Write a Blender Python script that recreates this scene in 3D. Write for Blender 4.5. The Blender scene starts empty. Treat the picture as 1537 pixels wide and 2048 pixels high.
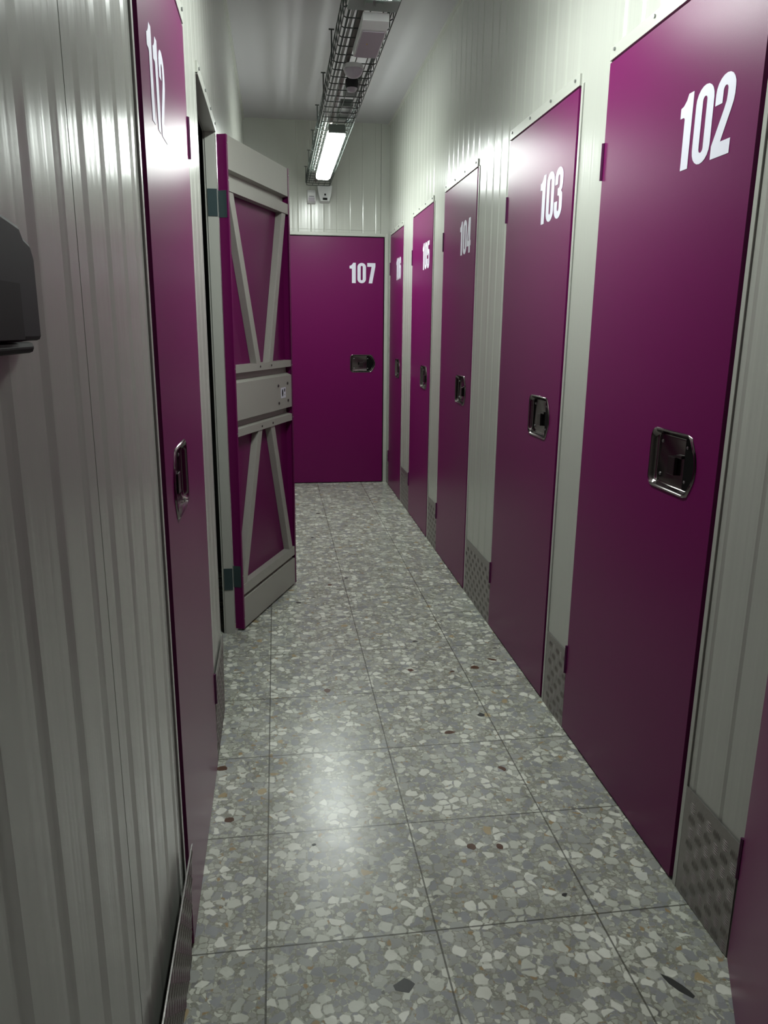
import bpy, bmesh, math, random
from mathutils import Vector, Matrix
random.seed(7)
PI = math.pi
SC = bpy.context.scene
COL = SC.collection

# ------------------------------------------------------------------ camera, world, lights, exposure
W_PX, H_PX, F_PX = 1537, 2048, 1495.03
PITCH, YAW, ROLL, CAM_H = -0.2414, -0.1424, 0.0099, 1.3899
cy, sy, cp, sp, cr, sr = math.cos(YAW), math.sin(YAW), math.cos(PITCH), math.sin(PITCH), math.cos(ROLL), math.sin(ROLL)
fwd = Vector((-sy*cp, cy*cp, sp)); rgt = Vector((cy, sy, 0)); up = rgt.cross(fwd)
r2 = rgt*cr + up*sr; u2 = up*cr - rgt*sr
cd = bpy.data.cameras.new('camera'); cam = bpy.data.objects.new('camera', cd); COL.objects.link(cam)
cd.sensor_fit = 'VERTICAL'; cd.sensor_height = 24.0; cd.lens = 24.0*F_PX/H_PX; cd.clip_start = 0.01
cam.matrix_world = Matrix(((r2.x, u2.x, -fwd.x, 0), (r2.y, u2.y, -fwd.y, 0), (r2.z, u2.z, -fwd.z, CAM_H), (0, 0, 0, 1)))
SC.camera = cam
wd = bpy.data.worlds.new('world'); SC.world = wd; wd.use_nodes = True
wd.node_tree.nodes['Background'].inputs[0].default_value = (0.8, 0.85, 0.9, 1)
wd.node_tree.nodes['Background'].inputs[1].default_value = 0.0
SC.view_settings.view_transform = 'Standard'; SC.view_settings.look = 'None'
SC.view_settings.gamma = 1.0; SC.view_settings.use_curve_mapping = False
SC.view_settings.exposure = 0.0
LAMP_STRENGTH = 60.0
LAMP_COLOR = (0.93, 1.0, 0.95)

# ------------------------------------------------------------------ place dimensions (metres)
XR, XL, YB, ZD, ZC = 0.983, -0.22, 6.752, 2.142, 3.041
Y0 = -2.6            # end of the corridor behind the viewer
WO = 0.005           # wall sheet sits this far behind the door faces
TH = 0.05            # wall thickness at openings
DG = 0.015           # gap at the free edge of a door
GX, GY, TS = -0.0549, 1.4548, 0.4   # tile grid

# ------------------------------------------------------------------ node helpers and materials
def new_mat(name):
    m = bpy.data.materials.new(name); m.use_nodes = True
    nt = m.node_tree; b = nt.nodes['Principled BSDF']
    return m, nt, b
def nd(nt, t, **kw):
    n = nt.nodes.new(t)
    for k, v in kw.items(): setattr(n, k, v)
    return n
def simple(name, col, rough=0.5, metal=0.0, spec=0.5, coat=0.0, var=0.0, bump=0.0, scale=60.0):
    m, nt, b = new_mat(name)
    b.inputs['Base Color'].default_value = (*col, 1); b.inputs['Roughness'].default_value = rough
    b.inputs['Metallic'].default_value = metal; b.inputs['Specular IOR Level'].default_value = spec
    b.inputs['Coat Weight'].default_value = coat; b.inputs['Coat Roughness'].default_value = 0.1
    tc = nd(nt, 'ShaderNodeTexCoord'); nz = nd(nt, 'ShaderNodeTexNoise')
    nz.inputs['Scale'].default_value = scale; nz.inputs['Detail'].default_value = 3
    nt.links.new(tc.outputs['Object'], nz.inputs['Vector'])
    if var > 0:
        mx = nd(nt, 'ShaderNodeMix', data_type='RGBA')
        mx.inputs['A'].default_value = (*[c*(1-var) for c in col], 1); mx.inputs['B'].default_value = (*[min(1, c*(1+var)) for c in col], 1)
        nt.links.new(nz.outputs['Fac'], mx.inputs['Factor']); nt.links.new(mx.outputs['Result'], b.inputs['Base Color'])
    if bump > 0:
        bp = nd(nt, 'ShaderNodeBump'); bp.inputs['Strength'].default_value = bump; bp.inputs['Distance'].default_value = 0.002
        nt.links.new(nz.outputs['Fac'], bp.inputs['Height']); nt.links.new(bp.outputs['Normal'], b.inputs['Normal'])
    return m
def streak_bump(nt, b, sx, sz, dist, strength=1.0):
    tc = nd(nt, 'ShaderNodeTexCoord'); mp = nd(nt, 'ShaderNodeMapping'); nz = nd(nt, 'ShaderNodeTexNoise')
    mp.inputs['Scale'].default_value = (sx, sx, sz)
    nz.inputs['Scale'].default_value = 1.0; nz.inputs['Detail'].default_value = 2
    bp = nd(nt, 'ShaderNodeBump'); bp.inputs['Strength'].default_value = strength; bp.inputs['Distance'].default_value = dist
    nt.links.new(tc.outputs['Object'], mp.inputs['Vector']); nt.links.new(mp.outputs['Vector'], nz.inputs['Vector'])
    nt.links.new(nz.outputs['Fac'], bp.inputs['Height']); nt.links.new(bp.outputs['Normal'], b.inputs['Normal'])

def mat_wall():
    m, nt, b = new_mat('cream_coated_steel')
    b.inputs['Base Color'].default_value = (0.43, 0.44, 0.40, 1)
    b.inputs['Roughness'].default_value = 0.23; b.inputs['Specular IOR Level'].default_value = 0.6
    streak_bump(nt, b, 34.0, 0.4, 0.0014)
    return m
def mat_door():
    m, nt, b = new_mat('magenta_coated_steel')
    b.inputs['Base Color'].default_value = (0.138, 0.0055, 0.080, 1)
    b.inputs['Roughness'].default_value = 0.31; b.inputs['Specular IOR Level'].default_value = 0.21
    tc = nd(nt, 'ShaderNodeTexCoord'); nz = nd(nt, 'ShaderNodeTexNoise'); nz.inputs['Scale'].default_value = 500
    bp = nd(nt, 'ShaderNodeBump'); bp.inputs['Strength'].default_value = 0.25; bp.inputs['Distance'].default_value = 0.0006
    nt.links.new(tc.outputs['Object'], nz.inputs['Vector']); nt.links.new(nz.outputs['Fac'], bp.inputs['Height'])
    nt.links.new(bp.outputs['Normal'], b.inputs['Normal'])
    return m
def mat_ceiling():
    m, nt, b = new_mat('grey_ceiling_panel')
    b.inputs['Base Color'].default_value = (0.44, 0.43, 0.45, 1); b.inputs['Roughness'].default_value = 0.35
    return m
def mat_floor():
    m, nt, b = new_mat('terrazzo_tiles')
    L = nt.links.new
    tc = nd(nt, 'ShaderNodeTexCoord')
    dz = nd(nt, 'ShaderNodeTexNoise'); dz.inputs['Scale'].default_value = 30; dz.inputs['Detail'].default_value = 2
    L(tc.outputs['Object'], dz.inputs['Vector'])
    dsc = nd(nt, 'ShaderNodeVectorMath', operation='SCALE'); dsc.inputs['Scale'].default_value = 0.022
    L(dz.outputs['Color'], dsc.inputs[0])
    add = nd(nt, 'ShaderNodeVectorMath', operation='ADD'); L(tc.outputs['Object'], add.inputs[0]); L(dsc.outputs[0], add.inputs[1])
    def ramp(src, stops, interp='LINEAR'):
        r = nd(nt, 'ShaderNodeValToRGB'); r.color_ramp.interpolation = interp
        el = r.color_ramp.elements
        while len(el) < len(stops): el.new(0.5)
        for e, (p_, c) in zip(el, stops): e.position = p_; e.color = (*c, 1)
        L(src, r.inputs['Fac']); return r
    def layer(scale, lo, hi, stops, keep, base, seed):
        # rounded stones: distance from a cell's centre, distorted, below a threshold that varies from stone to stone
        off = nd(nt, 'ShaderNodeVectorMath', operation='ADD'); off.inputs[1].default_value = (seed, seed*1.7, 0); L(add.outputs[0], off.inputs[0])
        e = nd(nt, 'ShaderNodeTexVoronoi', voronoi_dimensions='2D', feature='DISTANCE_TO_EDGE'); e.inputs['Scale'].default_value = scale; L(off.outputs[0], e.inputs['Vector'])
        v = nd(nt, 'ShaderNodeTexVoronoi', voronoi_dimensions='2D', feature='F1'); v.inputs['Scale'].default_value = scale; L(off.outputs[0], v.inputs['Vector'])
        sp_ = nd(nt, 'ShaderNodeSeparateColor'); L(v.outputs['Color'], sp_.inputs[0])
        r1 = nd(nt, 'ShaderNodeMath', operation='MULTIPLY_ADD'); r1.inputs[1].default_value = -.9; r1.inputs[2].default_value = .62; L(v.outputs['Distance'], r1.inputs[0])
        mn = nd(nt, 'ShaderNodeMath', operation='MINIMUM'); L(e.outputs['Distance'], mn.inputs[0]); L(r1.outputs[0], mn.inputs[1])
        edge = nd(nt, 'ShaderNodeMapRange'); edge.inputs['From Min'].default_value = lo; edge.inputs['From Max'].default_value = hi; L(mn.outputs[0], edge.inputs['Value'])
        kp = nd(nt, 'ShaderNodeMath', operation='LESS_THAN'); kp.inputs[1].default_value = keep; L(sp_.outputs[1], kp.inputs[0])
        f = nd(nt, 'ShaderNodeMath', operation='MULTIPLY'); L(edge.outputs['Result'], f.inputs[0]); L(kp.outputs[0], f.inputs[1])
        # faint halo line round every stone
        col = ramp(sp_.outputs[0], stops, 'CONSTANT')
        mx = nd(nt, 'ShaderNodeMix', data_type='RGBA'); L(f.outputs[0], mx.inputs['Factor']); L(base, mx.inputs['A']); L(col.outputs['Color'], mx.inputs['B'])
        return mx.outputs['Result']
    fine = nd(nt, 'ShaderNodeTexNoise'); fine.inputs['Scale'].default_value = 260; fine.inputs['Detail'].default_value = 3; L(tc.outputs['Object'], fine.inputs['Vector'])
    base = ramp(fine.outputs['Fac'], [(.3, (.22, .225, .18)), (.7, (.38, .385, .33))]).outputs['Color']
    base = layer(120, .06, .14, [(0, (.28,.29,.25)), (.4, (.38,.39,.33)), (.75, (.50,.52,.44)), (.95, (.32,.25,.15))], .75, base, 3.1)
    base = layer(66, .07, .13, [(0, (.29,.30,.30)), (.3, (.38,.39,.35)), (.6, (.47,.49,.42)), (.82, (.62,.64,.56)), (.97, (.36,.27,.15)), (.985, (.20,.20,.19))], .84, base, 7.7)
    base = layer(33, .07, .13, [(0, (.31,.325,.33)), (.22, (.37,.385,.36)), (.42, (.48,.50,.45)), (.56, (.60,.625,.55)), (.76, (.74,.76,.68)), (.985, (.42,.34,.20))], .60, base, 1.3)
    class _o: pass
    mxb = _o(); mxb.outputs = {'Result': base}
    # soft mottling
    mo = nd(nt, 'ShaderNodeTexNoise'); mo.inputs['Scale'].default_value = 9; mo.inputs['Detail'].default_value = 4; L(tc.outputs['Object'], mo.inputs['Vector'])
    mor = ramp(mo.outputs['Fac'], [(.3, (.82,.82,.80)), (.7, (1.08,1.08,1.08))])
    mm = nd(nt, 'ShaderNodeMix', data_type='RGBA', blend_type='MULTIPLY'); mm.inputs['Factor'].default_value = 1
    L(mxb.outputs['Result'], mm.inputs['A']); L(mor.outputs['Color'], mm.inputs['B'])
    # joints
    sx = nd(nt, 'ShaderNodeSeparateXYZ'); L(tc.outputs['Object'], sx.inputs[0])
    def joint(out, off):
        a = nd(nt, 'ShaderNodeMath', operation='ADD'); a.inputs[1].default_value = -off + 40*TS + TS/2; L(out, a.inputs[0])
        w = nd(nt, 'ShaderNodeMath', operation='MODULO'); w.inputs[1].default_value = TS; L(a.outputs[0], w.inputs[0])
        s = nd(nt, 'ShaderNodeMath', operation='SUBTRACT'); s.inputs[1].default_value = TS/2; L(w.outputs[0], s.inputs[0])
        ab = nd(nt, 'ShaderNodeMath', operation='ABSOLUTE'); L(s.outputs[0], ab.inputs[0])
        lt = nd(nt, 'ShaderNodeMath', operation='LESS_THAN'); lt.inputs[1].default_value = 0.0022; L(ab.outputs[0], lt.inputs[0])
        return lt
    jx, jy = joint(sx.outputs[0], GX), joint(sx.outputs[1], GY)
    mj = nd(nt, 'ShaderNodeMath', operation='MAXIMUM'); L(jx.outputs[0], mj.inputs[0]); L(jy.outputs[0], mj.inputs[1])
    mjs = nd(nt, 'ShaderNodeMath', operation='MULTIPLY'); mjs.inputs[1].default_value = 0.8; L(mj.outputs[0], mjs.inputs[0])
    fin = nd(nt, 'ShaderNodeMix', data_type='RGBA'); fin.inputs['B'].default_value = (.07, .07, .055, 1)
    L(mjs.outputs[0], fin.inputs['Factor']); L(mm.outputs['Result'], fin.inputs['A'])
    L(fin.outputs['Result'], b.inputs['Base Color'])
    rr = nd(nt, 'ShaderNodeMapRange'); rr.inputs['To Min'].default_value = 0.20; rr.inputs['To Max'].default_value = 0.34
    L(mo.outputs['Fac'], rr.inputs['Value']); L(rr.outputs['Result'], b.inputs['Roughness'])
    b.inputs['Specular IOR Level'].default_value = 0.5
    bp = nd(nt, 'ShaderNodeBump'); bp.inputs['Strength'].default_value = 0.6; bp.inputs['Distance'].default_value = 0.001; bp.invert = True
    L(mj.outputs[0], bp.inputs['Height']); L(bp.outputs['Normal'], b.inputs['Normal'])
    return m
M = dict(
    wall=mat_wall(), door=mat_door(), ceil=mat_ceiling(), floor=mat_floor(),
    frame=simple('cream_frame_steel', (.43,.44,.40), .30),
    core=simple('dark_wall_core', (.03,.03,.03), .9),
    brace=simple('grey_steel_profile', (.36,.355,.32), .40, spec=.5, var=.05, bump=.1, scale=200),
    steel=simple('polished_stainless_steel', (.19,.17,.17), .15, 1.0, var=.05),
    steel_dark=simple('dark_steel_latch', (.12,.11,.11), .25, 1.0),
    black=simple('black_pocket', (.002,.002,.002), .6, spec=.1),
    alu=simple('aluminium_tread', (.30,.28,.27), .38, .75, var=.12, scale=90),
    zinc=simple('zinc_screw', (.35,.36,.36), .35, .9),
    wire=simple('galvanised_wire', (.045,.055,.05), .55, .2),
    hinge_green=simple('green_grey_hinge_steel', (.045,.075,.08), .4, .3),
    white=simple('white_vinyl_number', (.72,.72,.82), .45),
    wplastic=simple('white_plastic', (.68,.69,.70), .35, var=.03),
    lplastic=simple('pale_lilac_plastic', (.42,.38,.44), .45),
    gplastic=simple('grey_housing_plastic', (.20,.24,.22), .45),
    dplastic=simple('charcoal_plastic', (.014,.014,.017), .6, spec=.3),
    bplastic=simple('black_plastic', (.004,.004,.004), .6, spec=.2),
    hinge_purple=simple('dark_purple_hinge', (.075,.008,.055), .5, spec=.3),  # hinge tone, set darker than the door colour
    cable1=simple('brown_grey_conduit', (.13,.11,.105), .5),
    cable2=simple('grey_conduit', (.30,.31,.30), .5),
    cable3=simple('dark_green_cable', (.03,.05,.045), .5),
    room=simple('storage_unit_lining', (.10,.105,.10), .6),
    edge=simple('bright_cut_edge', (.7,.7,.7), .3, .9),
    led=simple('amber_indicator', (.8,.6,.1), .4),
    chip_dark=simple('dark_stone_chip', (.025,.027,.025), .4, var=.3),
    chip_brown=simple('brown_stone_chip', (.085,.035,.016), .3, var=.4),
    chip_white=simple('white_stone_chip', (.62,.64,.58), .3, var=.1),
)
mL, nt, b = new_mat('lit_diffuser')
b.inputs['Base Color'].default_value = (.8, .85, .8, 1)
b.inputs['Emission Color'].default_value = (*LAMP_COLOR, 1); b.inputs['Emission Strength'].default_value = LAMP_STRENGTH
M['lamp'] = mL

# ------------------------------------------------------------------ mesh helpers
def obj(name, bm, m, parent=None, smooth=False, bevel=0.0):
    me = bpy.data.meshes.new(name)
    bmesh.ops.recalc_face_normals(bm, faces=bm.faces[:])
    bm.to_mesh(me); bm.free()
    mats = m if isinstance(m, (list, tuple)) else [m]
    for x in mats: me.materials.append(M[x] if isinstance(x, str) else x)
    if smooth:
        for p_ in me.polygons: p_.use_smooth = True
        me.set_sharp_from_angle(angle=math.radians(40))
    o = bpy.data.objects.new(name, me); COL.objects.link(o)
    if parent: o.parent = parent
    if bevel > 0:
        bv = o.modifiers.new('bevel', 'BEVEL'); bv.width = bevel; bv.segments = 2; bv.limit_method = 'ANGLE'
    return o
def tag(o, label=None, cat=None, group=None, kind=None):
    if label: o['label'] = label
    if cat: o['category'] = cat
    if group: o['group'] = group
    if kind: o['kind'] = kind
    return o
def empty(name, loc, rz, label, cat, group=None, kind=None):
    o = bpy.data.objects.new(name, None); COL.objects.link(o); o.empty_display_size = 0.1
    o.location = loc; o.rotation_euler = (0, 0, rz)
    return tag(o, label, cat, group, kind)
def bx(bm, x0, x1, y0, y1, z0, z1, mi=0):
    v = [bm.verts.new((x, y, z)) for z in (z0, z1) for y in (y0, y1) for x in (x0, x1)]
    for f in ((0,1,3,2), (4,5,7,6), (0,1,5,4), (2,3,7,6), (0,2,6,4), (1,3,7,5)):
        fc = bm.faces.new([v[i] for i in f]); fc.material_index = mi
    return v
def box(*a): bm = bmesh.new(); bx(bm, *a); return bm
def tube(bm, pts, r, n=8, caps=True):
    pts = [Vector(p_) for p_ in pts]; rings = []
    for i, p_ in enumerate(pts):
        d = (pts[min(i+1, len(pts)-1)] - pts[max(i-1, 0)]).normalized()
        a = d.orthogonal() if abs(d.z) > .9 or True else None
        ref = Vector((0, 0, 1)) if abs(d.z) < .9 else Vector((1, 0, 0))
        a = d.cross(ref).normalized(); c = d.cross(a)
        rings.append([bm.verts.new(p_ + a*r*math.cos(2*PI*k/n) + c*r*math.sin(2*PI*k/n)) for k in range(n)])
    for A, B in zip(rings, rings[1:]):
        for k in range(n): bm.faces.new((A[k], A[(k+1) % n], B[(k+1) % n], B[k]))
    if caps: bm.faces.new(rings[0]); bm.faces.new(rings[-1][::-1])
def lathe(bm, prof, c, axis='z', n=24):
    rings = []
    for r, h in prof:
        ring = []
        for k in range(n):
            a = 2*PI*k/n
            if axis == 'z': p_ = (c[0]+r*math.cos(a), c[1]+r*math.sin(a), c[2]+h)
            elif axis == 'y': p_ = (c[0]+r*math.cos(a), c[1]+h, c[2]+r*math.sin(a))
            else: p_ = (c[0]+h, c[1]+r*math.cos(a), c[2]+r*math.sin(a))
            ring.append(bm.verts.new(p_))
        rings.append(ring)
    for A, B in zip(rings, rings[1:]):
        for k in range(n): bm.faces.new((A[k], A[(k+1) % n], B[(k+1) % n], B[k]))
    bm.faces.new(rings[0]); bm.faces.new(rings[-1][::-1])
def prism(bm, prof, u0, u1, mp):
    """profile of 2-D points extruded from u0 to u1; mp(u, a, b) gives the 3-D point"""
    A = [bm.verts.new(mp(u0, *p_)) for p_ in prof]; B = [bm.verts.new(mp(u1, *p_)) for p_ in prof]
    n = len(prof)
    for k in range(n): bm.faces.new((A[k], A[(k+1) % n], B[(k+1) % n], B[k]))
    bm.faces.new(A); bm.faces.new(B[::-1])
def fill2d(loops, depth):
    """filled 2-D loops (holes by even-odd) extruded to +-depth; a bmesh in XY"""
    cu = bpy.data.curves.new('tmp', 'CURVE'); cu.dimensions = '2D'; cu.fill_mode = 'BOTH'; cu.extrude = depth
    for lp in loops:
        s = cu.splines.new('POLY'); s.points.add(len(lp)-1); s.use_cyclic_u = True
        for p_, q in zip(s.points, lp): p_.co = (q[0], q[1], 0, 1)
    o = bpy.data.objects.new('tmp', cu); COL.objects.link(o)
    dg = bpy.context.evaluated_depsgraph_get(); me = bpy.data.meshes.new_from_object(o.evaluated_get(dg))
    bm = bmesh.new(); bm.from_mesh(me); bpy.data.meshes.remove(me)
    COL.objects.unlink(o); bpy.data.objects.remove(o); bpy.data.curves.remove(cu)
    bmesh.ops.remove_doubles(bm, verts=bm.verts[:], dist=1e-6)
    return bm
def xz(bm, y=0.0):
    """turn a fill2d mesh (XY) to stand in the XZ plane at the given y"""
    for v in bm.verts: v.co = Vector((v.co.x, y + v.co.z, v.co.y))
    return bm

# ------------------------------------------------------------------ wall sheets (ribbed steel)
def MR(s, n, z): return (XR+n, s, z)
def ML(s, n, z): return (XL-n, s, z)
def MBk(s, n, z): return (s, YB+n, z)
def sheet(bm, mp, s0, s1, z0, z1, ribs=True, seams=(), pitch=0.11, phase=0.0, depth=0.0022, gw=0.022):
    pts = [(s0, WO)]
    marks = []
    if ribs:
        k = math.ceil((s0-phase)/pitch)
        while phase+k*pitch < s1:
            c = phase+k*pitch
            if c-gw > s0+.008 and c+gw < s1-.008 and all(abs(c-q) > .03 for q in seams): marks.append((c, 0))
            k += 1
    for q in seams:
        if s0+.004 < q < s1-.004: marks.append((q, 1))
    for c, t in sorted(marks):
        if t == 0: pts += [(c-gw/2, WO), (c-gw/2+.004, WO+depth), (c+gw/2, WO)]
        else: pts += [(c-.0016, WO), (c-.0014, WO+.012), (c+.0014, WO+.012), (c+.0016, WO)]
    pts += [(s1, WO), (s1, TH), (s0, TH)]
    A = [bm.verts.new(mp(s, n, z0)) for s, n in pts]; B = [bm.verts.new(mp(s, n, z1)) for s, n in pts]
    N = len(pts)
    for k in range(N): bm.faces.new((A[k], A[(k+1) % N], B[(k+1) % N], B[k]))
    bm.faces.new(A); bm.faces.new(B[::-1])

# door openings: (near, far) along y
R_D = {102: (1.546, 2.307), 103: (2.538, 3.271), 104: (3.789, 4.512), 105: (4.836, 5.545), 106: (5.964, 6.615)}
R101 = (0.52, 1.283)
# ---- right wall
bm = bmesh.new()
FS = 0.033    # frame strip width beside the free edge, with the gap
sheet(bm, MR, Y0, R101[0]-FS, 0, ZC, True)
sheet(bm, MR, R101[1], 1.546-FS, 0, ZC, True, phase=1.378-.11*10, gw=.014, depth=.0025)
sheet(bm, MR, 2.307, 2.538-FS, 0, ZC, False)
sheet(bm, MR, 3.271, 3.789-FS, 0, ZC, True, phase=3.304)
sheet(bm, MR, 4.512, 4.836-FS, 0, ZC, False)
sheet(bm, MR, 5.545, 5.964-FS, 0, ZC, True, phase=5.60, pitch=.09)
sheet(bm, MR, 6.615, YB, 0, ZC, False)
for k, (a, b_) in R_D.items(): sheet(bm, MR, a-FS, b_, ZD+.008, ZC, True, phase=4.452 if k == 104 else a+.03, seams=(a-FS+.004,))
sheet(bm, MR, R101[0]-FS, R101[1], ZD+.008, ZC, True)
bx(bm, XR+TH+.03, XR+TH+.06, Y0, YB+.1, 0, ZC, 1)
tag(obj('wall_right', bm, ['wall', 'core']), 'cream ribbed steel wall on the right with doors 101 to 106', 'wall', kind='structure')

# ---- left wall
L112 = (1.482, 2.230); L111 = (2.603, 3.317)
bm = bmesh.new()
sheet(bm, ML, Y0, 1.420, 0, ZC, True, seams=(0.956,), phase=.90-.115*8, pitch=.115, gw=.030, depth=.0032)
sheet(bm, ML, 2.230, 2.603, 0, ZC, True, phase=2.31, seams=(2.50,))
sheet(bm, ML, 3.317, YB, 0, ZC, True, seams=(3.36, 4.5, 5.6), phase=3.45)
sheet(bm, ML, 1.420, 2.230, ZD+.008, ZC, True, phase=1.5)
sheet(bm, ML, 2.603, 3.317, ZD, ZC, True, phase=2.66, seams=(2.612,))
bx(bm, XL-TH-.04, XL-TH-.01, Y0, 2.36, 0, ZC, 1)
tag(obj('wall_left', bm, ['wall', 'core']), 'cream ribbed steel wall on the left with door 112 and an open unit', 'wall', kind='structure')

# ---- back wall
B107 = (0.12, 0.943)
bm = bmesh.new()
sheet(bm, MBk, XL-TH, B107[0], 0, ZC, True, phase=-.15, depth=.0005, gw=.012)
sheet(bm, MBk, B107[1]+.010, XR+TH, 0, ZC, False)
sheet(bm, MBk, B107[0], B107[1]+.010, ZD+.008, ZC, True, seams=(.915,), phase=.87-.11*6, pitch=.11, gw=.012, depth=.002)
bx(bm, XL-TH, XR+TH+.06, YB+TH+.03, YB+TH+.06, 0, ZC, 1)
tag(obj('wall_back', bm, ['wall', 'core']), 'cream steel end wall above and around door 107', 'wall', kind='structure')
tag(obj('wall_front', box(XL-TH, XR+TH, Y0-.05, Y0, 0, ZC), 'wall'), 'cream corridor end wall behind the viewer', 'wall', kind='structure')

# ---- floor and ceiling
tag(obj('floor', box(-1.75, XR+.15, Y0-.1, YB+.15, -.08, 0), 'floor'), 'glossy grey terrazzo floor of square tiles along the corridor', 'floor', kind='structure')
tag(obj('ceiling', box(-1.75, XR+.15, Y0-.1, YB+.15, ZC, ZC+.06), 'ceil'), 'dull grey ceiling above the corridor', 'ceiling', kind='structure')

# ---- unit 111 behind the open door
bm = bmesh.new()
bx(bm, -1.7, -1.66, 2.32, 4.34, 0, 2.5); bx(bm, -1.66, XL-TH-.001, 2.32, 2.36, 0, 2.5); bx(bm, -1.66, XL-TH-.001, 4.30, 4.34, 0, 2.5)
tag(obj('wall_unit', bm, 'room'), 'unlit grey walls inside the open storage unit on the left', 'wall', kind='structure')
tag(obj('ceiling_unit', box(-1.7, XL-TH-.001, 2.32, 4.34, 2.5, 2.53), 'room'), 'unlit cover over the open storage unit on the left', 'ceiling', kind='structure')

# ------------------------------------------------------------------ numbers
def arc(cx, cy_, rx, ry, a0, a1, n=10):
    return [(cx+rx*math.cos(math.radians(a0+(a1-a0)*i/n)), cy_+ry*math.sin(math.radians(a0+(a1-a0)*i/n))) for i in range(n+1)]
def pill(x0, x1, y0, y1, ry): 
    c = (x0+x1)/2; rx = (x1-x0)/2
    return arc(c, y1-ry, rx, ry, 0, 180) + arc(c, y0+ry, rx, ry, 180, 360)
IT = arc(.5, 1.84, .12, .13, 180, 0, 6)      # inner top arc, left to right
IB = arc(.5, .46, .12, .13, 360, 180, 6)     # inner bottom arc, right to left
OTl = arc(.5, 1.82, .5, .48, 180, 0); OBr = arc(.5, .48, .5, .48, 360, 180)
DIG = {
 '0': [pill(0, 1, 0, 2.3, .48), pill(.38, .62, .33, 1.97, .13)],
 '1': [[(.36,0), (.80,0), (.80,2.3), (.50,2.3), (.40,2.12), (.24,1.99), (.08,1.95), (.08,1.64), (.30,1.64), (.36,1.58)]],
 '2': [[(0,0), (0,.38)] + [(.50,1.30), (.60,1.52), (.62,1.7)] + IT[::-1] + [(.38,1.50), (0,1.50)] + OTl + [(1,1.62), (.96,1.42), (.85,1.18), (.46,.42), (.98,.42), (.98,0)]],
 '3': [[(0,1.55)] + OTl + [(1,1.50), (.96,1.32), (.80,1.22), (.96,1.10), (1,.92)] + OBr + [(0,.80), (.38,.80)] + IB[::-1] + [(.62,.90), (.57,1.02), (.38,1.05), (.38,1.36), (.57,1.39), (.62,1.50)] + IT[::-1] + [(.38,1.55)]],
 '4': [[(.50,0), (.90,0), (.90,.45), (1.04,.45), (1.04,.80), (.90,.80), (.90,2.3), (.42,2.3), (0,.80), (0,.45), (.50,.45)], [(.50,.80), (.50,1.78), (.28,.80)]],
 '5': [[(.05,2.3), (.95,2.3), (.95,1.93), (.42,1.93), (.42,1.50), (.52,1.58), (.70,1.60), (.90,1.52), (1,1.30)] + OBr + [(0,.82), (.38,.82)] + IB[::-1] + [(.62,1.15), (.58,1.25), (.5,1.28), (.42,1.25), (.40,1.12), (.05,1.12)]],
 '6': [[(0,.48)] + OTl + [(1,1.62), (.62,1.62)] + IT[::-1] + [(.38,1.36), (.48,1.44), (.70,1.46), (.92,1.36), (1,1.12)] + OBr[:-1], [(.38,.46)] + arc(.5, 1.08, .12, .12, 180, 0, 6) + IB[:-1]],
 '7': [[(.05,2.3), (1,2.3), (1,1.92), (.64,0), (.22,0), (.56,1.88), (.05,1.88)]],
}
def number(txt, x0, z0, h, w, parent):
    """one decal: digits left to right from x0 on the corridor face (y = 0 in the door's own frame)"""
    loops = []; u = w/3.26
    pos = 0.0
    for ch in txt:
        if ch == '1': dx, adv = -.08, .82
        else: dx, adv = 0, 1.10
        for lp in DIG[ch]: loops.append([((pos+dx+a)*u + x0, z0 + b_*h/2.3) for a, b_ in lp])
        pos += adv + (.10 if ch == '1' else 0)
    tot = (pos-.1)*u
    s = w/tot
    loops = [[(x0+(a-x0)*s, b_) for a, b_ in lp] for lp in loops]
    o = obj('door_number', xz(fill2d(loops, .0004), -.0005), 'white', parent)
    o['label'] = 'white number %s' % txt
    return o

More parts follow.
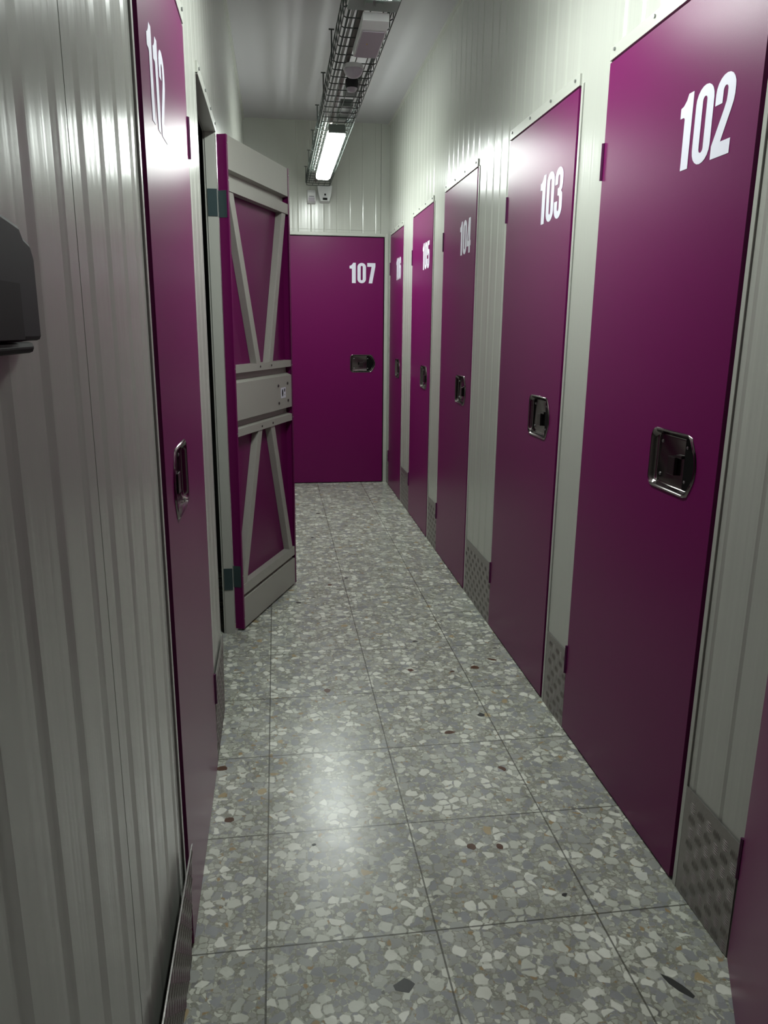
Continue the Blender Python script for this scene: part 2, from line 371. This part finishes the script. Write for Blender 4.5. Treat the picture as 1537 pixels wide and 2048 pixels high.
# ------------------------------------------------------------------ recessed handle
HW, HH = 0.226, 0.156
def cup_outline(off=0.0, n=6, mirror=1):
    """outline in (u, z) centred on the cup: straight left side with round corners, bulging pocket side on the right"""
    w, h = HW/2-off, HH/2-off; r = max(.026-off*.5, .008)
    pts = []
    pts += arc(-w+r, h-r, r, r, 90, 180, n) + arc(-w+r, -h+r, r, r, 180, 270, n)
    xe = w-.045; rr = .012
    # pocket side: from (xe,-h) bulging to (w,0) up to (xe,h)
    pts += [(xe, -h), (xe+.016, -h+.006)]
    for i in range(1, 12):
        t = -1 + 2*i/12
        pts.append((w-.020*t*t*1.0-.004*t**4, t*(h-.018)))
    pts += [(xe+.016, h-.006), (xe, h)]
    return [(a*mirror, b_) for a, b_ in pts]
def make_handle(cx, cz, mirror, parent):
    """stainless recessed pull: rim, dish, plate with rivets, finger pocket"""
    P = lambda off: [(cx+a, cz+b_) for a, b_ in cup_outline(off, mirror=mirror)]
    bm = bmesh.new(); rings = []
    for off, y in ((0, -.0005), (.0015, -.0035), (.004, -.0045), (.0065, -.003), (.010, .006), (.014, .012), (.018, .0135)):
        rings.append([bm.verts.new((a, y, b_)) for a, b_ in P(off)])
    for A, B in zip(rings, rings[1:]):
        for k in range(len(A)): bm.faces.new((A[k], A[(k+1) % len(A)], B[(k+1) % len(A)], B[k]))
    bm.faces.new(rings[-1])
    h = obj('handle', bm, 'steel', parent, smooth=True)
    # black finger pocket on the free-edge side
    q = [(a, b_) for a, b_ in cup_outline(.013) if a > .036]
    q = [(.038, -HH/2+.014)] + [p_ for p_ in q] + [(.038, HH/2-.014)]
    q = [(cx+a*mirror, cz+b_) for a, b_ in q]
    obj('finger_pocket', xz(fill2d([q], .0006), .0118), 'black', h)
    # latch: raised thumb piece with its slot
    bm = bmesh.new(); m = mirror
    a0, a1 = sorted((cx-.030*m, cx+.004*m)); bx(bm, a0, a1, .004, .013, cz-.034, cz+.012)
    a0, a1 = sorted((cx+.004*m, cx+.030*m)); bx(bm, a0, a1, .007, .013, cz+.012, cz+.020)
    obj('latch', bm, 'steel_dark', h, bevel=.0012)
    bm = bmesh.new()
    a0, a1 = sorted((cx-.040*m, cx-.031*m)); bx(bm, a0, a1, .0126, .0136, cz-.012, cz+.010)
    obj('latch_slot', bm, 'black', h)
    for a in (-.076, .046):
        for b_ in (-.043, .043):
            bm = bmesh.new(); lathe(bm, [(.0045, .0135), (.0045, .0115), (.0025, .0100)], (cx+a*m, 0, cz+b_), 'y', 12)
            o = obj('rivet', bm, 'zinc', h, smooth=True)
    return h

HINGES = ((.215, .318), (1.826, 1.930))
def make_door(n, name, wdt, loc, rz, sgn, label, handle_off=.083, num_off=.092, hz=1.068, z0=.008):
    """closed leaf in its own frame: hinge edge at the origin, corridor face at y = 0, X along the door (sgn*u)"""
    root = empty(name, loc, rz, label, 'door', kind='structure')
    s = sgn
    hx = s*(wdt-handle_off-HW/2)
    x0, x1 = sorted((0, s*wdt))
    hole = [(hx+a, hz+b_) for a, b_ in cup_outline(.003, mirror=s)]
    bm = xz(fill2d([[(x0, z0), (x1, z0), (x1, ZD), (x0, ZD)], hole], .0175), .0175)
    obj('door_panel', bm, 'door', root, bevel=.0012)
    make_handle(hx, hz, s, root)
    if n:
        if s > 0: number(n, wdt-num_off-.225, 1.766, .168, .225, root)
        else: number(n, -(wdt-num_off), 1.766, .168, .225, root)
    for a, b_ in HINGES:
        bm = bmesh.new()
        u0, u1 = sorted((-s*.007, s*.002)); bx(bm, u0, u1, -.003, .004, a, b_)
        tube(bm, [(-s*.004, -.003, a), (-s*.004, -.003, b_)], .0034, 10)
        obj('hinge', bm, 'hinge_purple', root, bevel=.001)
    return root

frame_n = [0]
def make_frame(mp, near, far, free_near=True, dg=DG, fs=FS, z_top=ZD, label='', screws=4, head=True, lo=None):
    """steel surround: a narrow stile at the free edge and a screwed head strip"""
    frame_n[0] += 1
    bm = bmesh.new()
    def add(s0, s1, n0, n1, z0, z1):
        v = []
        for z in (z0, z1):
            for n_ in (n0, n1):
                for s_ in (s0, s1): v.append(bm.verts.new(mp(s_, n_, z)))
        for f in ((0,1,3,2), (4,5,7,6), (0,1,5,4), (2,3,7,6), (0,2,6,4), (1,3,7,5)): bm.faces.new([v[i] for i in f])
    if free_near: add(near-fs+.003, near-dg, .001, TH, 0, z_top+.006)
    add(near-.004, far+.002, -.002, .030, z_top+.006, z_top+.042)
    t = obj('trim_%d' % frame_n[0], bm, 'frame', bevel=.001)
    tag(t, label, 'door frame', kind='structure')
    for k in range(screws):
        s_ = near+.03+(far-near-.06)*k/(screws-1)
        bm = bmesh.new(); c = Vector(mp(s_, -.002, z_top+.029)); q = Vector(mp(s_, -.006, z_top+.029))
        tube(bm, [c, q], .0048, 10); obj('screw', bm, 'zinc', t)
    return t

NAMES = {102: 'nearest full one on the right', 103: 'second', 104: 'third', 105: 'fourth', 106: 'last'}
for i, (k, (a, b_)) in enumerate(R_D.items()):
    make_door(str(k), 'door_%d' % (i+2), b_-a, (XR, b_, 0), -PI/2, 1, 'closed magenta steel door numbered %d in the right wall' % k)
    make_frame(MR, a, b_, label='cream steel frame with screwed head strip around door %d' % k)
make_door('107', 'door_7', B107[1]-B107[0], (B107[0], YB, 0), 0, 1, 'closed magenta steel door numbered 107 in the end wall', handle_off=.068, num_off=.072, hz=1.080)
make_door('112', 'door_12', L112[1]-L112[0], (XL, L112[1], 0), PI/2, -1, 'closed magenta steel door numbered 112 in the left wall', handle_off=.103, num_off=.085, hz=1.056)
make_frame(ML, *L112, dg=.044, fs=.064, label='cream steel frame with screwed head strip around door 112')
# door 101 stands a little open at the right edge of the view
make_door('101', 'door_1', R101[1]-R101[0], (XR-.001, R101[1], 0), -PI/2-math.radians(27), 1, 'plain magenta door standing ajar at the right edge, before door 102')
# end wall surround
bm = bmesh.new()
bx(bm, B107[0]-.03, B107[1]+.012, YB-.002, YB+.03, ZD+.010, ZD+.034); bx(bm, B107[1]+.014, XR-.001, YB-.001, YB+.03, 0, ZD+.034)
tag(obj('trim_20', bm, 'frame', bevel=.001), 'pale steel strip above and right of door 107', 'door frame', kind='structure')

# frame of the open unit: head reveal with screws, far jamb
bm = bmesh.new()
bx(bm, XL-.042, XL+.001, L111[0], L111[1]+.002, ZD-.001, ZD+.004); bx(bm, XL-.006, XL+.002, L111[0], L111[1], ZD, ZD+.036)
bx(bm, XL-.042, XL-.001, L111[1]-.004, L111[1]+.03, 0, ZD)
t = tag(obj('trim_21', bm, 'frame'), 'cream steel jamb and head reveal of the open unit', 'door frame', kind='structure')
for y in (2.64, 2.86, 3.08, 3.29):
    bm = bmesh.new(); tube(bm, [(XL+.001, y, ZD+.024), (XL+.006, y, ZD+.024)], .0048, 10); obj('screw', bm, 'zinc', t)
# slim angle strips where the walls meet the ceiling
for nm, x0, x1, lb in (('trim_22', XR-.010, XR+WO, 'thin steel angle strip between the right wall and the ceiling'), ('trim_23', XL-WO, XL+.010, 'thin steel angle strip between the left wall and the ceiling')):
    tag(obj(nm, box(x0, x1, Y0, YB, ZC-.018, ZC-.0005), 'frame'), lb, 'trim', kind='structure')
tag(obj('trim_24', box(XL-.002, XR+.002, YB+.001, YB+WO, 2.2, 2.2005), 'frame'), 'hairline joint strip across the end wall above door 107', 'trim', kind='structure')

# ------------------------------------------------------------------ open door leaf of unit 111, inside face towards the corridor
LW, LT = 0.700, 0.040
root = empty('door_11', (-.219, 3.352, 0), math.radians(248), 'magenta door folded wide open on the left, braced inner side showing', 'door', kind='structure')
def U(u0, u1): return tuple(sorted((-u0, -u1)))
bm = bmesh.new(); bx(bm, *U(0, LW), 0, .003, .010, ZD); obj('door_panel', bm, 'door', root, bevel=.0008)
for u0, u1, l0, l1 in ((0, .004, 0, .013), (LW-.004, LW, LW-.016, LW)):
    bm = bmesh.new(); bx(bm, *U(u0, u1), .003, LT, .010, ZD); bx(bm, *U(l0, l1), LT, LT+.002, .010, ZD)
    e = obj('edge_return', bm, 'door', root)
    for z in ((.06, .27, .93, 1.21, 1.97, 2.11) if u0 == 0 else (.93, 1.20, 2.11)):
        bm = bmesh.new(); c = -(l0+l1)/2; tube(bm, [(c, LT+.002, z), (c, LT+.004, z)], .003, 8); obj('rivet', bm, 'zinc', e)
def chan(name, prof):
    bm = bmesh.new(); prism(bm, prof, .0135, LW-.0165, lambda u, z, v: (-u, v, z)); return obj(name, bm, 'brace', root)
chan('top_channel', [(2.141, .0035), (2.141, .0405), (2.013, .0405), (2.008, .012), (1.984, .012), (1.978, .0405), (1.930, .0405), (1.930, .0035)])
mid = chan('lock_channel', [(1.225, .0035), (1.225, .0405), (1.192, .0405), (1.188, .010), (1.162, .012), (1.149, .0405), (.986, .0405), (.980, .010), (.954, .010), (.948, .0405), (.914, .0405), (.914, .0035)])
chan('bottom_channel', [(.222, .0035), (.222, .0405), (.174, .0405), (.168, .012), (.160, .012), (.154, .0405), (.012, .0405), (.012, .0035)])
def brace(ua, za, ub, zb, w=.046):
    d = Vector((ub-ua, zb-za)).normalized(); nx = Vector((-d.y, d.x))*w/2
    if nx.x < 0: nx = -nx
    bm = bmesh.new(); q = []
    for u, z in ((ua, za), (ub, zb)):
        for s_ in (-1, 1):
            k = s_*w/2/abs(d.y)
            for v in (.0035, .0365): q.append(bm.verts.new((-(u+k), v, z)))
    for f in ((0,1,3,2), (4,5,7,6), (0,1,5,4), (2,3,7,6), (0,2,6,4), (1,3,7,5)): bm.faces.new([q[i] for i in f])
    obj('brace', bm, 'brace', root, bevel=.001)
brace(.040, 1.930, .277, 1.225); brace(.635, 1.930, .425, 1.225)
brace(.275, .914, .040, .222); brace(.428, .914, .640, .222)
for u in (.285, .420):
    for z in (1.209, .930):
        bm = bmesh.new(); tube(bm, [(-u, .0405, z), (-u, .0425, z)], .005, 8); obj('screw', bm, 'steel_dark', mid)
for u, z in ((.500, 1.105), (.625, 1.110), (.505, 1.018), (.630, 1.022)):
    bm = bmesh.new(); tube(bm, [(-u, .0405, z), (-u, .044, z)], .007, 8); obj('screw', bm, 'steel_dark', mid)
st = obj('sticker', box(*U(.535, .600), .0405, .0412, 1.040, 1.092), 'white', mid); st['label'] = 'white sticker with dark printed marks'
bm = bmesh.new(); lathe(bm, [(.012, .0412), (.012, .0417)], (0, 0, 0), 'y', 16)
for v in bm.verts: v.co = Vector((v.co.x*.75-.556, v.co.y, v.co.z*1.55+1.066))
obj('sticker_print', bm, 'dplastic', st)
obj('sticker_print', box(*U(.578, .590), .0412, .0417, 1.070, 1.086), 'dplastic', st)
obj('sticker_print', box(*U(.580, .590), .0412, .0417, 1.052, 1.058), 'brace', st)
for a, b_ in HINGES:
    # leaves of the hinge on the jamb reveal and on the door edge, with its knuckle
    bm = bmesh.new(); bx(bm, -.001, .0015, .001, .036, a, b_); tube(bm, [(.006, -.004, a), (.006, -.004, b_)], .006, 10)
    h = obj('hinge', bm, 'hinge_green', root)
    h['label'] = 'dark green-grey hinge'
for a, b_ in HINGES:
    h = obj('hinge_plate', box(XL-.040, XL-.002, L111[1]-.0065, L111[1]-.0041, a, b_), 'hinge_green', t)
    h['label'] = 'dark green-grey hinge plate'

# ------------------------------------------------------------------ kick plates of five-bar tread
def kick(mp, s0, s1, h, label, tilt=0.0, off=.0035, hem=False, group='tread plates along the wall foot'):
    bm = bmesh.new()
    face = lambda z: -off + WO - tilt*(z/h)
    q = []
    for z in (.002, h):
        for n_ in (face(z), face(z)+.0018):
            for s_ in (s0, s1): q.append(bm.verts.new(mp(s_, n_, z)))
    for f in ((0,1,3,2), (4,5,7,6), (0,1,5,4), (2,3,7,6), (0,2,6,4), (1,3,7,5)): bm.faces.new([q[i] for i in f])
    P = .034; i = 0; z = .018
    while z < h-.012:
        s_ = s0+.016; j = 0
        while s_ < s1-.012:
            ang = PI/2 if (i+j) % 2 else 0.0
            ca, sa = math.cos(ang), math.sin(ang)
            for t_ in (-.0116, -.0058, 0, .0058, .0116):
                ln = .0150 if abs(t_) < .01 else .0115
                ring = []
                for a, c in ((-ln, 0), (0, -.0024), (ln, 0), (0, .0024)):
                    ds, dz = a*ca-(c+t_)*sa, a*sa+(c+t_)*ca
                    ring.append((s_+ds, z+dz))
                V = [bm.verts.new(mp(a, face(c)+.0002, c)) for a, c in ring]
                T = bm.verts.new(mp(s_ - t_*sa, face(z)-.0023, z+t_*ca))
                for k in range(4): bm.faces.new((V[k], V[(k+1) % 4], T))
            s_ += P; j += 1
        z += P; i += 1
    o = obj('kick_plate', bm, 'alu'); tag(o, label, 'kick plate', group)
    return o
kick(MR, 1.292, 1.514, .296, 'aluminium tread kick plate at the wall foot between doors 101 and 102', tilt=.002)
kick(MR, 2.312, 2.504, .292, 'aluminium tread kick plate at the wall foot between doors 102 and 103')
kick(MR, 3.277, 3.755, .300, 'aluminium tread kick plate at the wall foot between doors 103 and 104')
kick(MR, 4.518, 4.803, .298, 'aluminium tread kick plate at the wall foot between doors 104 and 105')
kick(MR, 5.551, 5.930, .298, 'aluminium tread kick plate at the wall foot between doors 105 and 106')
kick(MR, 6.620, 6.742, .298, 'narrow tread kick plate in the corner right of door 107')
o = kick(ML, -.4, 1.436, .306, 'aluminium tread kick plate bending away from the wall left of door 112', tilt=.016)
obj('cut_edge', box(XL-WO+.0195, XL-WO+.0205, -.4, 1.436, .305, .307), 'edge', o)['label'] = 'bright cut top edge'
kick(ML, 2.236, 2.598, .300, 'aluminium tread kick plate between door 112 and the open unit', tilt=.004)

# ------------------------------------------------------------------ wire cable tray
TX0, TX1, TZ, THG = 0.283, 0.476, 2.535, 0.080
TY0, TY1 = 0.55, 6.70
tr = empty('cable_tray', ((TX0+TX1)/2, TY1, TZ), 0, 'long galvanised wire basket tray hanging under the ceiling', 'cable tray')
cx0 = (TX0+TX1)/2
hw = (TX1-TX0)/2
for x, z in ((-hw, 0), (-hw*.5, 0), (0, 0), (hw*.5, 0), (hw, 0), (-hw, .04), (hw, .04), (-hw, THG), (hw, THG)):
    bm = bmesh.new(); tube(bm, [(x, TY0-TY1, z), (x, 0, z)], .0024, 6); obj('long_wire', bm, 'wire', tr)
bm = bmesh.new(); rr = .012
tube(bm, [(-hw, 0, THG+.004), (-hw, 0, rr), (-hw+rr*.3, 0, rr*.3), (-hw+rr, 0, 0), (hw-rr, 0, 0), (hw-rr*.3, 0, rr*.3), (hw, 0, rr), (hw, 0, THG+.004)], .0024, 6)
cw = obj('cross_wire', bm, 'wire', tr); cw.location = (0, 0, 0)
k = 1
while TY1-k*.1 > TY0:
    c = cw.copy(); COL.objects.link(c); c.parent = tr; c.location = (0, -k*.1, 0); k += 1
# hook brackets with a small head on the left side of the tray
for y in (1.35, 1.93, 2.51, 3.09, 3.67, 4.25, 4.83, 5.41, 5.99, 6.57):
    bm = bmesh.new()
    tube(bm, [(-hw-.010, y-TY1, -.004), (-hw-.010, y-TY1, .118)], .0032, 8)
    bx(bm, -hw-.022, -hw+.002, y-TY1-.003, y-TY1+.003, .116, .121)
    bx(bm, -hw-.012, -hw+.004, y-TY1-.003, y-TY1+.003, -.006, -.0028)
    obj('hook_bracket', bm, 'wire', tr)

# cables lying in the tray
def cable(pts, r, m, label, name='cable'):
    bm = bmesh.new(); tube(bm, pts, r, 10); return tag(obj(name, bm, m, smooth=True), label, 'cable', 'cables in the wire tray')
zc = TZ+.0035
cable([(.352, .6, zc+.011), (.350, 2.5, zc+.011), (.345, 4.2, zc+.011), (.352, 6.6, zc+.011)], .011, 'cable1', 'thick brown-grey conduit lying along the middle of the wire tray')
cable([(.325, .6, zc+.007), (.322, 2.0, zc+.007), (.316, 3.6, zc+.007), (.320, 5.0, zc+.007), (.318, 6.6, zc+.007)], .006, 'cable2', 'pale grey conduit lying along the left side of the wire tray')
cable([(.300, .6, zc+.005), (.302, 3.0, zc+.005), (.297, 5.2, zc+.005), (.300, 6.6, zc+.005)], .0045, 'cable3', 'thin dark cable against the left side of the wire tray')
cable([(.452, 3.1, zc+.006), (.456, 3.6, zc+.006), (.450, 4.0, zc+.006), (.458, 4.45, zc+.006), (.455, 4.72, zc+.02), (.43, 4.74, zc+.006)], .006, 'cable3', 'dark cable running along the right side of the tray to the lit lamp')
cable([(.400, 3.50, zc+.006), (.43, 3.54, zc+.008), (.452, 3.60, zc+.02)], .005, 'cable3', 'short dark cable loop between light box and round detector')
for y0, lb in ((3.95, 'greenish flat junction box in the tray past the round detector'), (4.38, 'greenish flat junction box in the tray before the lit lamp')):
    j = obj('junction_box', box(.372, .440, y0, y0+.28, zc, zc+.035), 'gplastic', bevel=.003); tag(j, lb, 'junction box', 'junction boxes in the tray')

# ------------------------------------------------------------------ luminaires
def lamp_prof(w, z0, z1):
    # rounded underside, from bottom up
    return [(-w*.36, z0), (w*.36, z0), (w*.47, z0+.008), (w*.5, z0+.022), (w*.48, z1), (-w*.48, z1), (-w*.5, z0+.022), (-w*.47, z0+.008)]
def make_luminaire(y0, y1, label, zb=2.465):
    xc = .380
    root = empty('luminaire', (xc, (y0+y1)/2, zb), 0, label, 'ceiling light', 'tube lamps under the cable tray')
    h = (y1-y0)/2
    bm = bmesh.new(); prism(bm, [(-.050, .036), (.050, .036), (.044, .0635), (-.044, .0635)], -h+.02, h-.02, lambda u, a, c: (a, u, c)); obj('housing', bm, 'gplastic', root, bevel=.002)
    bm = bmesh.new()
    P_ = lamp_prof(.106, 0, .036); rings = []
    for y, s, dz in ((-h, .80, .010), (-h+.012, .95, .003), (-h+.03, 1, 0), (h-.05, 1, 0), (h-.02, .93, .004), (h, .72, .012)):
        rings.append([bm.verts.new((a*s, y, .036+(c-.036)*(1 if s == 1 else s))) for a, c in P_])
    for A, B in zip(rings, rings[1:]):
        for k in range(len(A)): bm.faces.new((A[k], A[(k+1) % len(A)], B[(k+1) % len(A)], B[k]))
    bm.faces.new(rings[0]); bm.faces.new(rings[-1][::-1])
    obj('diffuser', bm, 'lamp', root, smooth=True)['label'] = 'glowing white diffuser'
    for s in (-1, 1):
        bm = bmesh.new(); bx(bm, -.050, .050, *sorted((s*(h+.001), s*(h+.035))), .016, .062); obj('end_cap', bm, 'gplastic', root, bevel=.006)
    for y in (-h*.55, h*.55):
        bm = bmesh.new(); bx(bm, -.012, .012, y-.01, y+.01, .0635, .0665); obj('clip', bm, 'zinc', root)
    return root
make_luminaire(4.74, 6.08, 'lit white tube lamp under the far end of the cable tray')
make_luminaire(1.72, 2.86, 'lit white tube lamp under the near part of the tray, at the top edge')

# ------------------------------------------------------------------ small devices by the tray
e = empty('emergency_light', (.400, 3.30, 2.492), 0, 'white rectangular emergency light box under the wire tray', 'emergency light')
bm = bmesh.new(); prism(bm, [(-.175, .040), (-.175, .012), (-.120, .0), (.185, 0), (.190, .006), (.190, .040)], -.050, .050, lambda u, a, c: (u, a, c)); obj('case', bm, 'wplastic', e, bevel=.002)
obj('cover', box(-.043, .043, -.105, .178, -.003, -.0005), 'lplastic', e)['label'] = 'pale lilac cover'
bm = bmesh.new(); lathe(bm, [(.003, -.0032), (.003, -.005)], (-.012, .02, 0), 'z', 10); obj('indicator', bm, 'led', e)['label'] = 'small amber indicator'
bm = bmesh.new(); bx(bm, .288, .470, 2.985, 3.085, 2.520, 2.529)
bx(bm, .345, .372, 2.995, 3.03, 2.512, 2.52); bx(bm, .385, .410, 2.995, 3.03, 2.512, 2.52)
tag(obj('mounting_bracket', bm, 'gplastic', bevel=.001), 'flat grey bracket under the tray between near lamp and emergency light', 'bracket')
d = empty('smoke_detector', (.372, 3.70, 2.475), 0, 'round grey detector hanging under the wire tray', 'smoke detector')
bm = bmesh.new(); lathe(bm, [(.044, .052), (.046, .044), (.046, .034)], (0, 0, 0), 'z', 28); obj('base', bm, 'wplastic', d, smooth=True)
bm = bmesh.new(); lathe(bm, [(.042, .0335), (.042, .026), (.036, .014), (.024, .004), (.010, 0)], (0, 0, 0), 'z', 28); obj('dome', bm, 'lplastic', d, smooth=True)
s_ = empty('presence_sensor', (.385, 3.90, 2.475), 0, 'small dark-rimmed sensor under the tray just past the round detector', 'sensor')
bm = bmesh.new(); lathe(bm, [(.030, .052), (.032, .03), (.028, .015)], (0, 0, 0), 'z', 20); obj('base', bm, 'dplastic', s_, smooth=True)
bm = bmesh.new(); lathe(bm, [(.026, .0148), (.020, .003), (.008, 0)], (0, 0, 0), 'z', 20); obj('lens', bm, 'lplastic', s_, smooth=True)

m_ = empty('motion_sensor', (.324, YB+WO, 2.395), 0, 'narrow off-white motion sensor on the end wall, left of the other detector', 'sensor')
bm = bmesh.new(); prism(bm, [(0, 0), (-.028, .004), (-.045, .020), (-.045, .088), (-.030, .108), (0, .112)], -.034, .034, lambda u, a, c: (u, a, c)); obj('case', bm, 'wplastic', m_, bevel=.004)
obj('slot', box(-.022, .022, -.0462, -.0448, .055, .059), 'dplastic', m_)
obj('lens', box(-.026, .026, -.047, -.0451, .016, .048), 'lplastic', m_)
m_ = empty('wall_detector', (.436, YB+WO, 2.405), 0, 'white tapered detector with two black windows on the end wall', 'sensor')
bm = bmesh.new(); A = []; B = []
for x, z, y in ((-.036, .010, -.062), (.036, .010, -.062), (.050, .055, -.062), (.062, .135, -.050), (-.062, .135, -.050), (-.050, .055, -.062)): A.append(bm.verts.new((x, y, z)))
for x, z in ((-.040, 0), (.040, 0), (.054, .055), (.066, .140), (-.066, .140), (-.054, .055)): B.append(bm.verts.new((x, 0, z)))
for k in range(6): bm.faces.new((A[k], A[(k+1) % 6], B[(k+1) % 6], B[k]))
bm.faces.new(A[::-1]); bm.faces.new(B)
obj('case', bm, 'wplastic', m_, bevel=.005)
obj('window', box(-.006, .008, -.0645, -.0605, .054, .068), 'bplastic', m_)
obj('window', box(-.019, .019, -.0645, -.0615, .018, .036), 'bplastic', m_, bevel=.0015)

# ------------------------------------------------------------------ dark lock case on the near left wall
lc = empty('lock_case', (XL-WO, .66, 1.38), 0, 'dark charcoal plastic box fixed to the left wall near the viewer', 'lock case')
bm = bmesh.new(); prism(bm, [(-.12, -.004), (.070, -.004), (.070, .066), (.062, .078), (.044, .082), (.036, .090), (-.02, .096), (-.12, .096)], .0, .016, lambda u, a, c: (u, a, c)); obj('case', bm, 'dplastic', lc, bevel=.004)
bm = bmesh.new(); bx(bm, .002, .018, -.12, .040, -.014, -.0045); obj('lower_grip', bm, 'bplastic', lc, bevel=.004)
bm = bmesh.new(); bx(bm, .0165, .021, -.12, .006, -.002, .042); obj('front_cap', bm, 'bplastic', lc)

# ------------------------------------------------------------------ conspicuous stones in the terrazzo surface
def ground(px, py):
    d = fwd + r2*((px-W_PX/2)/F_PX) + u2*((H_PX/2-py)/F_PX); t_ = -CAM_H/d.z
    return d.x*t_, d.y*t_
fl = bpy.data.objects['floor']
CHIPS = [('dark', 810, 1972, .028, .021, .1), ('dark', 1357, 1972, .042, .012, -.9), ('dark', 963, 1430, .012, .011, .2), ('brown', 900, 1465, .018, .009, .1), ('brown', 655, 1381, .012, .012, .2), ('brown', 950, 1335, .016, .012, .0), ('brown', 822, 1340, .010, .010, .3), ('dark', 831, 1283, .010, .006, 0), ('brown', 984, 1319, .018, .006, -.6), ('brown', 905, 1343, .010, .005, 0), ('brown', 458, 1640, .016, .011, .2), ('brown', 445, 1537, .017, .012, 0), ('brown', 1005, 1537, .014, .006, -1.0), ('dark', 628, 1690, .007, .006, 0), ('brown', 1000, 1693, .013, .016, .3), ('brown', 942, 1693, .013, .015, .2), ('dark', 693, 1156, .010, .008, 0), ('dark', 636, 1027, .014, .01, 0), ('brown', 660, 1170, .010, .01, 0), ('dark', 1130, 1790, .008, .006, .4), ('dark', 598, 1205, .012, .008, 0), ('dark', 625, 1075, .010, .009, 0), ('white', 880, 1592, .016, .013, .2), ('white', 1285, 1752, .020, .016, .5), ('white', 1060, 1755, .016, .010, .2), ('white', 770, 1822, .020, .015, .0)]
bms = {'dark': bmesh.new(), 'brown': bmesh.new(), 'white': bmesh.new()}
for kind, px, py, a, b_, rot in CHIPS:
    if py < 1600: a *= 1.25; b_ *= 1.5
    x, y = ground(px, py); bm = bms[kind]; n = 9
    vs = []
    for k in range(n):
        t_ = 2*PI*k/n; rj = random.uniform(.68, 1.15)
        q = Vector((a*rj*math.cos(t_), b_*rj*math.sin(t_))); c, s_ = math.cos(rot), math.sin(rot)
        vs.append((x+q.x*c-q.y*s_, y+q.x*s_+q.y*c))
    A = [bm.verts.new((p_[0], p_[1], .0004)) for p_ in vs]; B = [bm.verts.new((p_[0], p_[1], -.001)) for p_ in vs]
    bm.faces.new(A)
    for k in range(n): bm.faces.new((A[k], A[(k+1) % n], B[(k+1) % n], B[k]))
for kind, bm in bms.items():
    o = obj('stone_chips', bm, 'chip_'+kind, fl); o['label'] = '%s stones set in the terrazzo' % kind; o['kind'] = 'stuff'
